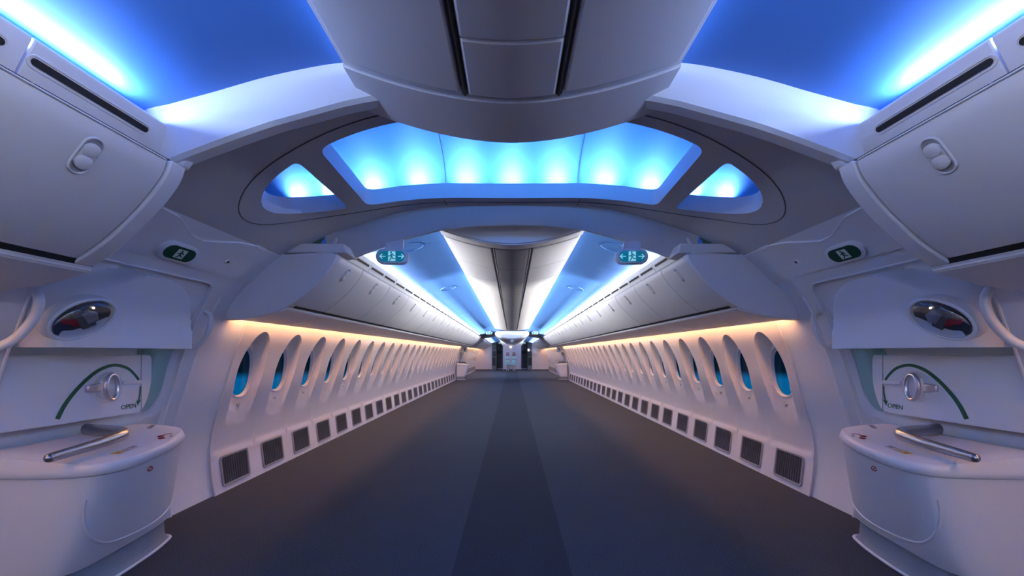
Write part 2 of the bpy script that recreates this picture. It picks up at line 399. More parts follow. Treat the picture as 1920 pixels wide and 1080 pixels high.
# air-slot rail panels above the bins
SLP = [(1.60, 2.158), (1.562, 2.172), (1.548, 2.195), (1.502, 2.283), (1.500, 2.293), (1.507, 2.300), (1.518, 2.297), (1.575, 2.195), (1.61, 2.17)]
def slot_panel(s, y0, y1, slots, label, group):
    t = empty('air_outlet_panel', (s*1.53, (y0+y1)/2, 2.15))
    b = MB(); b.prism([(1.50, 2.152), (1.60, 2.152), (1.60, 2.166), (1.56, 2.170)], y0+.003, y1-.003, s); b.sagged(); obj('gap_shade_strip', b, M['dark'], t)  # dark strip painted in for the shade between panel and bin
    b = MB(); b.prism(SLP, y0+.003, y1-.003, s); b.sagged(); obj('rail_body', b, M['bin'], t, bevel=.004)
    tt = Vector((s*(1.548-1.502), 0, 2.195-2.283)).normalized(); nn = Vector((-.886*s, 0, -.463)).normalized(); Yv = Vector((0, 1, 0))
    for a, b_ in slots:
        ym = (a+b_)/2; c = Vector((s*1.5265, ym, 2.236)); L = (b_-a)/2-.015
        def st(r, o, hl=L):
            ps = stadium(c+nn*o, Yv, tt, hl, r); return [(x, y, sag(z, y)) for x, y, z in ps]
        m = MB(); m.grid([st(.024, -.002), st(.022, .003), st(.017, .003), st(.016, 0)], cv=True); fr = obj('slot_frame', m, M['bin'], t)
        m = MB(); m.loft([st(.0115, .001), st(.0115, .0045)]); obj('slot_opening', m, M['dark'], fr)
    tag(t, label, 'air outlet panel', group); return t
for s in (-1, 1):
    S_ = SN[s]
    slot_panel(s, 1.25, 1.79, [(1.26, 1.67)], 'white slotted air outlet panel above the nearest bin, %s side' % S_, 'air outlet panels near the viewer')
    for k in range(3): slot_panel(s, 1.25-.95*(k+1), 1.25-.95*k, [(1.25-.95*(k+1)+.05+.46*q, 1.25-.95*(k+1)+.44+.46*q) for q in (0, 1)], 'white slotted air outlet panel beside and behind the viewer, %s, %s back' % (S_, ORD[k]), 'air outlet panels near the viewer')
    slot_panel(s, 3.42, 4.30, [(3.46, 3.82), (3.86, 4.25)], 'slotted air outlet panel right behind the hanging exit sign, %s row' % S_, 'air outlet panels along the %s bins' % S_)
    y = 4.30; k = 0
    while y < 29.4:
        y2 = min(29.5, y+.92); sl = [(y+.03, y+.42), (y+.49, y+.88)] if y2-y > .9 else [(y+.03, y+.42)]
        slot_panel(s, y, y2, sl, '%s slotted air outlet panel beyond the exit sign, %s row' % (ORD[k], S_), 'air outlet panels along the %s bins' % S_); y = y2; k += 1

# ------------------------------------------------------------------ centre ceiling unit
def UH(x): return 2.335+.150*(abs(x)/.69)**1.8
def unit_poly(n=24, off=0): return [(x, UH(x)+off) for x in [-.69+1.38*k/n for k in range(n+1)]]
def centre_unit(y0, y1, py0, py1, sideb, cenb, label, endr=.0):
    t = empty('centre_ceiling_unit', (0, (y0+y1)/2, 2.335))
    b = MB(); P = unit_poly(); ring = P+[(.66, 2.53), (.3, 2.58), (-.3, 2.58), (-.66, 2.53)]
    ys = [y0+(y1-y0)*k/24 for k in range(25)]
    b.loft([[(x, y, h) for x, h in ring] for y in ys]); b.sagged(); obj('unit_body', b, M['unit'], t, bevel=.006)
    if py0 > y0:
        for a, c in ((y0, py0-.03),):
            b = MB(); b.loft([[(x, y, h) for x, h in unit_poly(24, -.014)+unit_poly(24, .002)[::-1]] for y in (a, c)]); b.sagged(); obj('end_band', b, M['unit'], t, bevel=.004)
    if py1 < y1:
        b = MB(); b.loft([[(x, y, h) for x, h in unit_poly(24, -.014)+unit_poly(24, .002)[::-1]] for y in (py1+.02, y1)]); b.sagged(); obj('end_band', b, M['unit'], t, bevel=.004)
    def pan(xa, xb, a, c, nm, m, dr=.016):
        xs = [xa+(xb-xa)*k/12 for k in range(13)]; q = MB(); n = 6
        q.loft([[(x, a+(c-a)*k/n, h) for x, h in [(x, UH(x)-dr) for x in xs]+[(x, UH(x)+.003) for x in reversed(xs)]] for k in range(n+1)]); q.sagged(); obj(nm, q, m, t, bevel=.010)
    for a, c in zip(sideb[:-1], sideb[1:]):
        for s in (-1, 1): pan(s*.205, s*.665, a+.002, c-.002, 'side_panel', M['unit'])
    for a, c in zip(cenb[:-1], cenb[1:]): pan(-.172, .172, a+.002, c-.002, 'centre_panel', M['unit'] if y0 < 3 else M['strip'])
    for s in (-1, 1):
        q = MB(); q.tube([(s*.188, yy, UH(.188)-.001) for yy in (py0, py1)], .013, 4); q.sagged(); obj('gap_strip', q, M['dark'], t)
        if y0 > 3:
            q = MB(); q.tube([(s*.180, yy, UH(.18)-.014) for yy in (py0, py1)], .0035, 6); q.sagged(); obj('bright_rail', q, M['chrome'], t)
    tag(t, label, 'ceiling unit', 'centre ceiling units'); return t
centre_unit(-3, 1.93, -2.99, 1.60, [-2.9, -1.2, .3, 1.58], [-2.9, -.5, .5, 1.30, 1.59], 'big grey curved centre ceiling unit overhead at the top of the picture')
sb = [3.93+.87*k for k in range(14)]; sb[-1] = 15.9
centre_unit(3.75, 16, 3.93, 15.95, sb, sb, 'long white centre ceiling unit with dark middle strip running down the cabin')
fc = MB(); P = unit_poly(24, -.004); fc.loft([[(x*.985, y, h) for x, h in P+[(.66, 2.53), (.3, 2.60), (-.3, 2.60), (-.66, 2.53)]] for y in (3.735, 3.75)]); 
o = [x for x in bpy.data.objects if x.name.startswith('centre_ceiling_unit')][-1]
obj('front_face', fc, M['unit'], o, bevel=.003)
# far bowl-ended unit
t = empty('centre_ceiling_unit', (0, 23, 1.87)); b = MB()
rings = []
def bowl(y, w, hb, ht): return [(w*math.cos(PI+PI*k/24), y, ht+(ht-hb)*math.sin(PI+PI*k/24)) for k in range(25)]+[(w*.9, y, ht+.07), (-w*.9, y, ht+.07)]
for y, w, hb in ((18.45, .66, 1.97), (18.5, .74, 1.92), (18.65, .80, 1.88), (19.2, .82, 1.87), (29.45, .82, 1.87)): rings.append(bowl(y, w, hb, 2.24))
b.loft(rings); obj('unit_body', b, M['bin'], t); tag(t, 'bowl-shaped white centre ceiling unit ending above the far partition', 'ceiling unit', 'centre ceiling units')
cb = MB(); cb.box((-.07, 18.50, 1.79), (.07, 18.68, 1.91)); tag(obj('ceiling_camera_box', cb, M['label'], loc=(0, 18.6, 1.8), bevel=.01), 'small white box hanging under the far bowl-shaped ceiling unit', 'box')

# ------------------------------------------------------------------ door zones: lining, soffit, arches
def lin(h, s, y, off=0):
    """point on the side lining at profile height h"""
    i = h; a = wallX(h-.01); b = wallX(h+.01); n = Vector((-.02, 0, -(a-b))); n = Vector((-.02, 0, b-a)).normalized()
    return (s*(wallX(h)+n.x*off), y, h+n.z*off)
def lin_n(h, s):
    a = wallX(h-.01); b = wallX(h+.01); v = Vector((-.02, 0, b-a)).normalized(); return Vector((s*v.x, 0, v.z))
HS = [2.12*i/44 for i in range(45)]
DN, DF, DT = 1.98, 3.045, 1.825
def dtop(y):
    r = .10
    if y < DN+r: return DT-r+math.sqrt(max(0, r*r-(DN+r-y)**2))
    if y > DF-r: return DT-r+math.sqrt(max(0, r*r-(y-DF+r)**2))
    return DT-.02*sst((y-DN-r)/(DF-DN-2*r))*0
def zone(oy, near):
    for s in (-1, 1):
        w = MB()
        w.grid([[lin(h, s, oy+y) for h in HS] for y in (1.79, 1.85, 1.91, 1.975, DN)])
        yfar = 3.62 if near else 3.76
        w.grid([[lin(h, s, oy+y) for h in HS] for y in (DF, 3.12, 3.165)])
        hf = [h for h in HS if h <= (2.13)]
        w.grid([[lin(h, s, oy+y, -.012) for h in HS] for y in (3.165, 3.17, 3.34)])
        w.grid([[lin(1.70*i/30, s, oy+y, -.012) for i in range(31)] for y in (3.33, 3.5, yfar)])
        ys = [DN, DN+.004, DN+.015, DN+.03, DN+.06, DN+.1]+[DN+.1+(DF-DN-.2)*k/10 for k in range(1, 10)]+[DF-.1, DF-.06, DF-.03, DF-.015, DF-.004, DF]
        w.grid([[lin(dtop(y)+(2.12-dtop(y))*k/14, s, oy+y) for k in range(15)] for y in ys])
        # return into the door opening
        edge = [(DN, 1.7*k/14) for k in range(14)]+[(y, dtop(y)) for y in ys]+[(DF, 1.7*(13-k)/14) for k in range(14)]
        w.grid([[lin(max(h, .001), s, oy+y, o_) for y, h in edge] for o_ in (0, -.05, -.24)])
        w.sagged(); struct('trim_%d' % (1 if near else 2), w, M['door'], merge=True)
        if near or True:
            w = MB(); w.tube([lin(max(h, .001), s, oy+y, .002) for y, h in edge], .007, 8); w.sagged(); struct('trim_3', w, M['door'])
            w = MB(); w.tube([lin(h, s, oy+3.165, -.002) for h in [1.75*k/30 for k in range(31)]], .012, 8); w.sagged(); struct('trim_4', w, M['door'])
        # header panel with wavy upper edge
        sc = [(1.79, 2.115), (2.1, 2.115), (2.22, 2.112), (2.34, 2.105), (2.42, 2.08), (2.52, 2.05), (2.62, 2.043), (2.74, 2.07), (2.86, 2.10), (3.0, 2.115), (3.33, 2.115)]
        e = [(y, interp(y, [a for a, _ in sc], [b for _, b in sc])) for y in [1.79+1.54*k/60 for k in range(61)]]
        w = MB(); w.grid([[lin(1.895+(h-1.895)*k/6, s, oy+y, .010) for k in range(7)]+[lin(h+.004, s, oy+y, .004), lin(h+.005, s, oy+y, -.002)] for y, h in e]); w.sagged(); struct('trim_5', w, M['door'])
        w = MB(); w.tube([lin(h+.002, s, oy+y, .009) for y, h in e], .0045, 6); w.sagged(); struct('trim_6', w, M['door'])
    # soffit with three openings
    NX, Y0, Y1 = 60, oy+1.93, oy+3.42; xs = [-1.94+3.88*k/NX for k in range(NX+1)]
    b = MB(); b.loft([[(x, Y0, soffH(x)), (x, Y1, soffH(x)), (x, Y1, soffH(x)+.12), (x, Y0, soffH(x)+.12)] for x in xs]); b.sagged()
    sl = struct('ceiling', b, M['soffit'], smooth=25)
    A, B, CY = 1.665, .575, oy+2.705
    def rnd(poly, it=4):
        for _ in range(it):
            q = []
            for i in range(len(poly)):
                p0, p1 = poly[i], poly[(i+1) % len(poly)]
                q += [(p0[0]*.75+p1[0]*.25, p0[1]*.75+p1[1]*.25), (p0[0]*.25+p1[0]*.75, p0[1]*.25+p1[1]*.75)]
            poly = q
        return poly
    def ey(x, sg): return CY+sg*B*math.sqrt(max(0, 1-(x/A)**2))
    def dens(c, corner):     # keep corner rounding small: add points close to corners
        out = []
        for i, p in enumerate(c):
            q = c[(i+1) % len(c)]; d = math.hypot(q[0]-p[0], q[1]-p[1]); k = min(.45, .09/d)
            out += [p, (p[0]+(q[0]-p[0])*k, p[1]+(q[1]-p[1])*k), (q[0]+(p[0]-q[0])*k, q[1]+(p[1]-q[1])*k)]
        return out
    xl = 1.135; big = [(x, ey(x, 1)) for x in [-xl+2*xl*k/16 for k in range(17)]]+[(x, ey(x, -1)) for x in [xl-.03-2*(xl-.03)*k/16 for k in range(17)]]
    def roundc(poly, idx):
        out = []
        for i, p in enumerate(poly):
            if i in idx:
                a, c = poly[i-1], poly[(i+1) % len(poly)]
                def tow(q, dd): d = math.hypot(q[0]-p[0], q[1]-p[1]); return (p[0]+(q[0]-p[0])*min(1, dd/d), p[1]+(q[1]-p[1])*min(1, dd/d))
                u, v = tow(a, .075), tow(c, .075)
                for k in range(7): t = k/6; out.append(((1-t)**2*u[0]+2*t*(1-t)*p[0]+t*t*v[0], (1-t)**2*u[1]+2*t*(1-t)*p[1]+t*t*v[1]))
            else: out.append(p)
        return out
    big = roundc(big, {0, 16, 17, 33})
    holes = [big]
    for s in (-1, 1):
        an = [(1.255, ey(1.255, -1))]+[(A*math.cos(a), CY+B*math.sin(a)) for a in [-.68+1.36*k/14 for k in range(15)]]+[(1.255, ey(1.255, 1))]
        pts = roundc(an, {0, len(an)-1}); holes.append([(s*x, y) for x, y in pts])
    for hpoly in holes:
        c = MB(); c.loft([[(x, y, z) for x, y in hpoly] for z in (1.5, 3.2)]); co = obj('cut', c, M['soffit'], smooth=0)
        bo = sl.modifiers.new('x', 'BOOLEAN'); bo.operation = 'DIFFERENCE'; bo.object = co; bo.solver = 'EXACT'
        bpy.context.view_layer.update()
        dg = bpy.context.evaluated_depsgraph_get(); me = bpy.data.meshes.new_from_object(sl.evaluated_get(dg))
        sl.modifiers.clear(); sl.data = me; bpy.data.objects.remove(co)
    for p in sl.data.polygons: p.use_smooth = True
    sl.data.set_sharp_from_angle(angle=math.radians(25))
    # dome shell above
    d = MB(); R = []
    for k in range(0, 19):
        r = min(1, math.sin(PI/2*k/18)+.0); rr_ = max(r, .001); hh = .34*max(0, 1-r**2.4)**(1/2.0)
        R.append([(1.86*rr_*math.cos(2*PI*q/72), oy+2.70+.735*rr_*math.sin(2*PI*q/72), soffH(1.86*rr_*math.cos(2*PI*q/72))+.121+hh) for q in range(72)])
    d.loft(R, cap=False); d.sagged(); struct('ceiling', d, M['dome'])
    # dark ring tube standing in for groove shadow, and radial seams
    g = MB(); g.tube([(1.80*math.cos(a), oy+2.705+.665*math.sin(a), soffH(1.80*math.cos(a))-.001) for a in [2*PI*k/96 for k in range(96)]], .0035, 6, closed=True); g.sagged(); struct('trim_7', g, M['gaskt'])
    if near:
        for s in (-1, 1):
            g = MB(); g.tube([(s*.56, y, soffH(.56)-.0005) for y in (3.26, 3.34, 3.42)]+[(s*.56, 3.47, 2.50), (s*.56, 3.535, 2.425)], .003, 6); struct('trim_8', g, M['gaskt'])
            g = MB(); pts = []
            for k in range(20):
                yy = 3.40-.9*k/19; rr_ = math.hypot(.56/1.86, (yy-2.70)/.735); pts.append((s*.56, yy, soffH(.56)+.121+.34*max(0, 1-min(1, rr_)**2.4)**.5-.004))
            g.tube(pts, .004, 6); struct('trim_9', g, M['gaskt'])
    # arches
    NA = 60
    B1 = lambda x: interp(abs(x), [0, .35, .642, .75, 1.08, 1.24, 1.42, 1.56, 1.66], [2.49, 2.472, 2.43, 2.408, 2.317, 2.262, 2.195, 2.14, 2.10])
    def arch(rows, name, m):
        w = MB(); X = [-1.60+3.20*k/NA for k in range(NA+1)]
        w.grid([[(x, oy+y, fn(x)) for x in X] for y, fn in rows]); w.sagged(); return struct(name, w, m, smooth=30)
    Cc = lambda x: interp(abs(x), [p[0] for p in CS], [p[1] for p in CS])
    if near: arch([(1.70, lambda x: Cc(x)+.03), (1.705, lambda x: Cc(x)), (1.715, lambda x: B1(x)+.8*max(0.02, Cc(x)-B1(x))), (1.745, lambda x: B1(x)+.4*max(.02, Cc(x)-B1(x))), (1.765, lambda x: B1(x)+.012), (1.785, B1), (1.86, lambda x: B1(x)+.015), (1.925, lambda x: min(soffH(x)+.0, B1(x)+.07)), (1.935, lambda x: soffH(x)+.03)], 'trim_10', M['door'])
    B2 = lambda x: interp(abs(x), [0, .3, .642, .93, 1.157, 1.45, 1.66], [2.440, 2.432, 2.395, 2.318, 2.238, 2.13, 2.11])
    arch([(3.405, lambda x: soffH(x)+.02), (3.41, lambda x: soffH(x)-.004), (3.44, lambda x: soffH(x)-.35*(soffH(x)-B2(x))), (3.485, lambda x: soffH(x)-.75*(soffH(x)-B2(x))), (3.53, B2), (3.56, lambda x: B2(x)+.002), (3.565, lambda x: B2(x)+.2)], 'trim_11', M['soffit'])
    for s in (-1, 1):
        f_ = MB(); f_.prism([(1.39, 2.145), (1.93, 2.145), (1.93, 2.20), (1.80, 2.225), (1.41, 2.225)], oy+3.34, oy+3.60, s); f_.sagged(); struct('trim_12', f_, M['bin'], bevel=.012)
        f_ = MB(); f_.prism([(1.495, 2.148), (1.93, 2.148), (1.93, 2.25), (1.45, 2.222)], oy+1.795, oy+1.85, s); f_.sagged(); struct('trim_13', f_, M['bin'], bevel=.012)
zone(0, True)
zone(17.2, False)

# small fittings on the near header
def running_man(mk, flip=1):
    """2-d polygons for the exit pictogram in a unit box (dark man on light door)"""
    head = [(.12+.09*math.cos(2*PI*k/14)-.18, .36+.09*math.sin(2*PI*k/14)) for k in range(14)]
    polys = [head,
      [(-.12, .24), (.10, .26), (.20, .10), (.30, .12), (.30, .04), (.15, .02), (.07, .14), (.03, .0), (-.10, -.02)],
      [(-.10, .22), (-.14, .08), (-.34, .06), (-.34, -.02), (-.06, .0)],
      [(-.10, .02), (.04, .02), (-.02, -.22), (-.18, -.44), (-.28, -.42), (-.12, -.18)],
      [(-.02, .02), (.08, -.02), (.14, -.18), (.34, -.18), (.34, -.27), (.08, -.27)]]
    return polys
def plate(name, polys, c, ax, bx, nn, sc, th, m, parent):
    mb = MB()
    for p in polys: mb.slab([tuple(Vector(c)+ax*(x*sc)+bx*(y*sc)) for x, y in p], nn, th)
    return obj(name, mb, m, parent, smooth=0)
def stad2(hl, r, n=10):
    return [(hl+r*math.cos(-PI/2+PI*k/n), r*math.sin(-PI/2+PI*k/n)) for k in range(n+1)]+[(-hl+r*math.cos(PI/2+PI*k/n), r*math.sin(PI/2+PI*k/n)) for k in range(n+1)]
for s in (-1, 1):
    h = 1.955; n = lin_n(h, s); c = Vector(lin(h, s, 2.53, .010)); ax = Vector((0, s*-1, 0))*-1; ax = Vector((0, 1, 0))*(-s); up = n.cross(ax).normalized()
    if up.z < 0: up = -up
    t = empty('exit_sign', tuple(c))
    m = MB(); m.slab([tuple(c+ax*x+up*y) for x, y in stad2(.07, .068)], n, .02, .008); obj('sign_housing', m, M['door'], t)
    m = MB(); m.slab([tuple(c+n*.018+ax*x+up*y) for x, y in stad2(.062, .050)], n, .004, .001); obj('sign_face', m, M['greend'], t)
    plate('door_pictogram', [[(-.5, -.5), (.5, -.5), (.5, .5), (-.5, .5)]], c+n*.0225, ax, up, n, .068, .002, M['pict'], t)
    plate('running_figure', running_man(0), c+n*.0248, ax, up, n, .070, .001, M['greend'], t)
    tag(t, 'dark green oval exit sign with white running figure above the near %s door' % SN[s], 'exit sign', 'oval exit signs over the doors')
    # lens and bump
    h = 1.985; n = lin_n(h, s); c = Vector(lin(h, s, 2.93, .010)); t = empty('ceiling_sensor', tuple(c))
    m = MB(); m.lathe([(.020, 0), (.018, .008), (.012, .009)], tuple(c), tuple(n), 20); obj('sensor_ring', m, M['door'], t)
    m = MB(); m.lathe([(.012, .0), (.011, .0095), (0, .011)], tuple(c), tuple(n), 14); obj('sensor_lens', m, M['dark'], t)
    c2 = c+Vector((0, .06, .01)); m = MB(); u2 = n.cross(Vector((0, 1, 0))); m.slab([tuple(c2+Vector((0, 1, 0))*x+u2*y) for x, y in stad2(.02, .024)], n, .008, .006); obj('oval_cover', m, M['door'], t)
    tag(t, 'small dark sensor lens with oval cover on the panel above the near %s door' % SN[s], 'sensor', 'sensors over the doors')
    h = 2.118; c = Vector(lin(h, s, 3.07, 0)); n = lin_n(h, s); m = MB(); m.slab([tuple(c+Vector((0, 1, 0))*x+n.cross(Vector((0, 1, 0)))*y) for x, y in stad2(.045, .012)], n, .018, .004)
    tag(obj('ceiling_clip', m, M['door'], loc=tuple(c)), 'small raised clip bar on the ceiling edge near the %s bin end panel' % SN[s], 'clip', 'ceiling clips')

# hanging exit signs
def hanging_sign(x, y, h, label, sc=1.):
    c = Vector((x, y, h)); t = empty('hanging_exit_sign', tuple(c)); ax, up, n = Vector((1, 0, 0)), Vector((0, 0, 1)), Vector((0, -1, 0))
    m = MB(); m.slab([tuple(c+(ax*a+up*b)*sc) for a, b in stad2(.075, .068, 14)], n, .035*sc, .012); obj('sign_housing', m, M['label'], t)
    m = MB(); m.slab([tuple(c+n*.034*sc+(ax*a+up*b)*sc) for a, b in stad2(.066, .048, 14)], n, .003); obj('sign_face', m, M['teal'], t)
    plate('door_pictogram', [[(-.37, -.5), (.37, -.5), (.37, .5), (-.37, .5)]], c+n*.0375*sc, ax, up, n, .085*sc, .0012, M['pictl'], t)
    plate('running_figure', running_man(0), c+n*.039*sc, ax, up, n, .09*sc, .001, M['teal'], t)
    for q in (-1, 1):
        P = [[(-.28*q, -.028), (.12*q, -.028), (.12*q, .028), (-.28*q, .028)], [(.22*q, 0), (.02*q, .2), (-.05*q, .17), (.11*q, 0)], [(.22*q, 0), (.02*q, -.2), (-.05*q, -.17), (.11*q, 0)]]
        plate('arrow', P, c+n*.0375*sc+ax*(.085*q+.0)*sc, ax, up, n, .11*sc, .0012, M['pictl'], t)
    m = MB(); m.loft([[(c.x+a*sc, c.y+.004, c.z+.04*sc) , (c.x+a*sc, c.y+.028, c.z+.04*sc)] + [(c.x+b*sc, c.y+.028, c.z+hh), (c.x+b*sc, c.y+.004, c.z+hh)] for a, b, hh in ((-.075, -.06, .13*sc), (.085, .09, .16*sc))]); obj('hanging_bracket', m, M['label'], t, smooth=0)
    m = MB()
    for q in range(7): m.box((c.x+(-.045+.015*q)*sc, c.y-.036*sc, c.z-.063*sc), (c.x+(-.037+.015*q)*sc, c.y-.034*sc, c.z-.058*sc))
    obj('sound_slots', m, M['dark'], t, smooth=0)
    tag(t, label, 'exit sign', 'hanging exit signs')
for s in (-1, 1):
    hanging_sign(s*1.045, 3.50, 2.145, 'oval teal exit sign with two arrows hanging under the near arch, %s of centre' % SN[s])
    hanging_sign(s*1.03, 18.0, 2.20, 'tiny distant exit sign under the far blue ceiling, %s of centre' % SN[s])
    hanging_sign(s*.90, 29.75, 2.02, 'distant exit sign inside the far %s doorway' % SN[s])

# ------------------------------------------------------------------ cabin doors
def build_door(s, num):
    d = empty('door_%d' % num, (s*2.7, 2.5, 0)); Yv = Vector((0, 1, 0))
    ys = [DN+.002+(DF-DN-.004)*k/50 for k in range(51)]
    # lining with a rounded recess
    def rec(y, h):
        u = (y-2.93)/.11; q = 1-max(abs(u), 0)**3 - (clamp((1.02-h)/.19) ** 3 if h < 1.02 else 0)
        return .09*sst((h-.80)/.12)*sst((2.89-y)/.06)+(.03*sst(q/.35) if h < 1.34 else 0)
    hh = [1.36*k/48 for k in range(49)]
    w = MB(); w.grid([[lin(max(h, .001), s, y, -.03-rec(y, h)) for h in hh] for y in ys]); obj('lower_lining', w, M['door'], d)
    def lowb(y): return .86+.16*abs((y-2.905)/.105)**3
    w = MB(); w.grid([[lin(lowb(y)+(1.335-lowb(y))*k/16, s, y, -.03-rec(y, lowb(y)+(1.335-lowb(y))*k/16)+.006) for k in range(17)] for y in [2.80+.21*q/16 for q in range(17)]]); obj('recess_liner', w, M['recess'], d)
    # upper hood
    def hood(y, h):
        base = wallX(h)+.03
        if y > 2.405: f1 = 1-((y-2.405)/.425)**3.2-(clamp((h-1.335)/.475)**2.6)
        else: f1 = 1-((2.405-y)/.52)**2.2-(clamp((h-1.335)/.475)**2.6)
        xh = 2.245-.10*sst((h-1.5)/.35)+.09*sst((2.32-y)/.28); k = sst(f1/(.22+.4*sst((2.405-y)/.25)))*sst((y-DN)/.09)
        return base+(min(xh, base)-base)*k
    H2 = [1.335+(DT+.01-1.335)*k/36 for k in range(37)]; ys2 = [DN+.002+(DF-DN-.004)*k/90 for k in range(91)]
    w = MB(); w.grid([[(s*hood(y, 1.335)*.0+s*2.56, y, 1.345), (s*(hood(y, 1.335)+.02), y, 1.332)]+[(s*hood(y, h), y, h) for h in H2 if True] for y in ys2]); obj('upper_hood', w, M['door'], d, smooth=50)
    # viewing window
    c = Vector((s*2.285, 2.125, 1.487)); nn = Vector((-s*.92, -.22, -.30)).normalized(); ax = (Yv*.76+Vector((0, 0, .65))); ax = (ax-nn*ax.dot(nn)).normalized(); bx = nn.cross(ax)
    vw = empty('viewing_window', tuple(c-d.location)); vw.parent = d
    el = lambda a, b, o_, n=28: [tuple(c+nn*o_+ax*a*math.cos(2*PI*k/n)+bx*b*math.sin(2*PI*k/n)) for k in range(n)]
    m = MB(); m.grid([el(.165, .110, -.05), el(.155, .10, .004), el(.148, .092, .010), el(.140, .085, .008), el(.136, .082, -.015)], cv=True); obj('window_surround', m, M['door'], vw)
    m = MB(); m.loft([el(.139, .084, -.016), el(.139, .084, -.012)]); obj('window_well', m, M['well'], vw)
    m = MB(); m.slab([tuple(c-nn*.010+ax*x+bx*y*1) for x, y in ((-.03, -.05), (.03, -.055), (.04, .0), (.01, .05), (-.035, .05))], nn, .02, .004); obj('mechanism', m, M['gaskt'], vw)
    m = MB(); m.slab([tuple(c-nn*.008+ax*x+bx*y*1) for x, y in ((.0, -.03), (.05, -.03), (.06, .01), (.03, .035), (.0, .03))], nn, .028, .006); obj('mechanism', m, M['vframe'], vw)
    fl = Vector((0, -1, .02)); fb = nn.cross(fl).normalized(); sg = -1 if fb.z > 0 else 1; fb = fb*(1 if fb.z > 0 else -1)
    m = MB(); m.slab([tuple(c-nn*.004+fl*x+fb*y) for x, y in ((.0, -.045), (.085, -.038), (.095, -.028), (.095, -.012), (.0, -.005))], nn, .008, .002); obj('red_flag', m, M['red'], vw)
    m = MB(); m.ball(tuple(c+ax*.065+bx*(.03 if (bx.z > 0) else -.03)-nn*.004), .006, 12); obj('small_lamp', m, M['lamp'], vw)
    m = MB(); R = [el(.137*math.cos(q), .083*math.cos(q), .004+.03*math.sin(q)) for q in [PI/2*k/6*.98 for k in range(7)]]; m.loft(R, cap=False); obj('clear_cover', m, M['clear'], vw)
    # fascia with handle
    FX = 2.585; fpl = lambda y, h, o_=0: (s*(FX+.02*(1.29-h)*0-o_), y, h)
    def fout(e): # outline
        return [(1.90-.0, 1.292-e), (2.845-e, 1.292-e), (2.862-e, 1.27-e), (2.862-e, 1.14), (2.85-e, 1.05), (2.82-e, .96), (2.785-e, .905+e), (2.745-e, .892+e), (2.3, .895+e), (1.90, .90+e)]
    fo = lambda e: catmull(fout(e)[1:8], 4)
    def ring(e, o_): return [fpl(*fout(e)[0], o_)]+[fpl(y, h, o_) for y, h in fo(e)]+[fpl(*fout(e)[8], o_), fpl(*fout(e)[9], o_)]
    w = MB(); w.loft([ring(0, -.09), ring(0, -.006), ring(.006, 0), ring(.010, .001)]); fa = obj('handle_fascia', w, M['door'], d, smooth=40)
    w = MB(); w.tube([fpl(2.776, h, .0012) for h in (.905, 1.29)], .0018, 5); obj('fascia_seam', w, M['gaskt'], fa)
    yc, hc = 2.545, 1.088; up = Vector((0, 0, 1)); n = Vector((-s, 0, 0))
    e3 = lambda a, b, o_, cy=yc, n_=32, p=2: [fpl(cy+se_r(2*PI*k/n_, a, b, p)*math.cos(2*PI*k/n_), hc+se_r(2*PI*k/n_, a, b, p)*math.sin(2*PI*k/n_), o_) for k in range(n_)]
    w = MB(); w.grid([e3(.100, .100, .0005, 2.55), e3(.093, .093, .005, 2.55), e3(.082, .084, .002, 2.55), e3(.072, .075, -.002, 2.55), e3(.001, .001, .003, 2.55)], cv=True); obj('handle_dish', w, M['vframe' if 0 else 'door'], fa)
    hd = MB(); P = [(yc-.012+.052*math.cos(2*PI*k/32), hc+.080*math.sin(2*PI*k/32)) for k in range(32)]
    hd.tube([fpl(y, h, .040-.012*((y-yc)/.05)) for y, h in P], .0125, 10, closed=True); 
    hh_ = obj('rotary_handle', hd, M['chrome'], fa)
    hd = MB(); hd.loft([[fpl(yc-.012+.046*math.cos(2*PI*k/24), hc+.073*math.sin(2*PI*k/24), o_) for k in range(24)] for o_ in (.0, .022)]); obj('handle_core', hd, M['door'], hh_)
    hd = MB(); hd.loft([[fpl(y, hc+b_, .010+.010*k) for y, b_ in ((yc-.135, -.022), (yc-.05, -.030), (yc-.05, .030), (yc-.135, .022))] for k in (-1, 0, 1)]); obj('handle_arm', hd, M['chrome'], hh_, bevel=.008)
    hd = MB(); hd.tube([fpl(yc+.095, hc+.018, -.002), fpl(yc+.225, hc+.012, -.002)], .016, 10); obj('guide_channel', hd, M['door'], fa)
    # green arrow arc
    A_ = catmull([(2.263, .929), (2.298, 1.0), (2.345, 1.066), (2.418, 1.143), (2.496, 1.200), (2.586, 1.226), (2.669, 1.206), (2.72, 1.165), (2.757, 1.118)], 6)
    def ribbon(A_, w0, w1, nm):
        L1, L2 = [], []
        for i, p in enumerate(A_):
            a, b = A_[max(0, i-1)], A_[min(len(A_)-1, i+1)]; tx, ty = b[0]-a[0], b[1]-a[1]; l = math.hypot(tx, ty); ww = w0+(w1-w0)*i/(len(A_)-1)
            L1.append(fpl(p[0]-ty/l*ww, p[1]+tx/l*ww, .0025)); L2.append(fpl(p[0]+ty/l*ww, p[1]-tx/l*ww, .0025))
        q = MB(); q.grid([L1, L2]); return q
    obj('green_arc', ribbon(A_, .0125, .0085, ''), M['green'], fa)
    q = ribbon([(2.768, 1.075), (2.766, 1.02), (2.756, .975)], .005, .006, ''); b0 = len(q.v); q.v += [fpl(2.738, .975, .0025), fpl(2.774, .982, .0025), fpl(2.750, .940, .0025)]; q.f.append((b0, b0+1, b0+2)); obj('arrow_head', q, M['green'], fa, smooth=0)
    cu = bpy.data.curves.new('t', 'FONT'); cu.body = 'OPEN'; cu.size = .042; cu.align_x = 'CENTER'; cu.align_y = 'CENTER'; cu.extrude = .0006
    to = bpy.data.objects.new('t', cu); C.objects.link(to); bpy.context.view_layer.update()
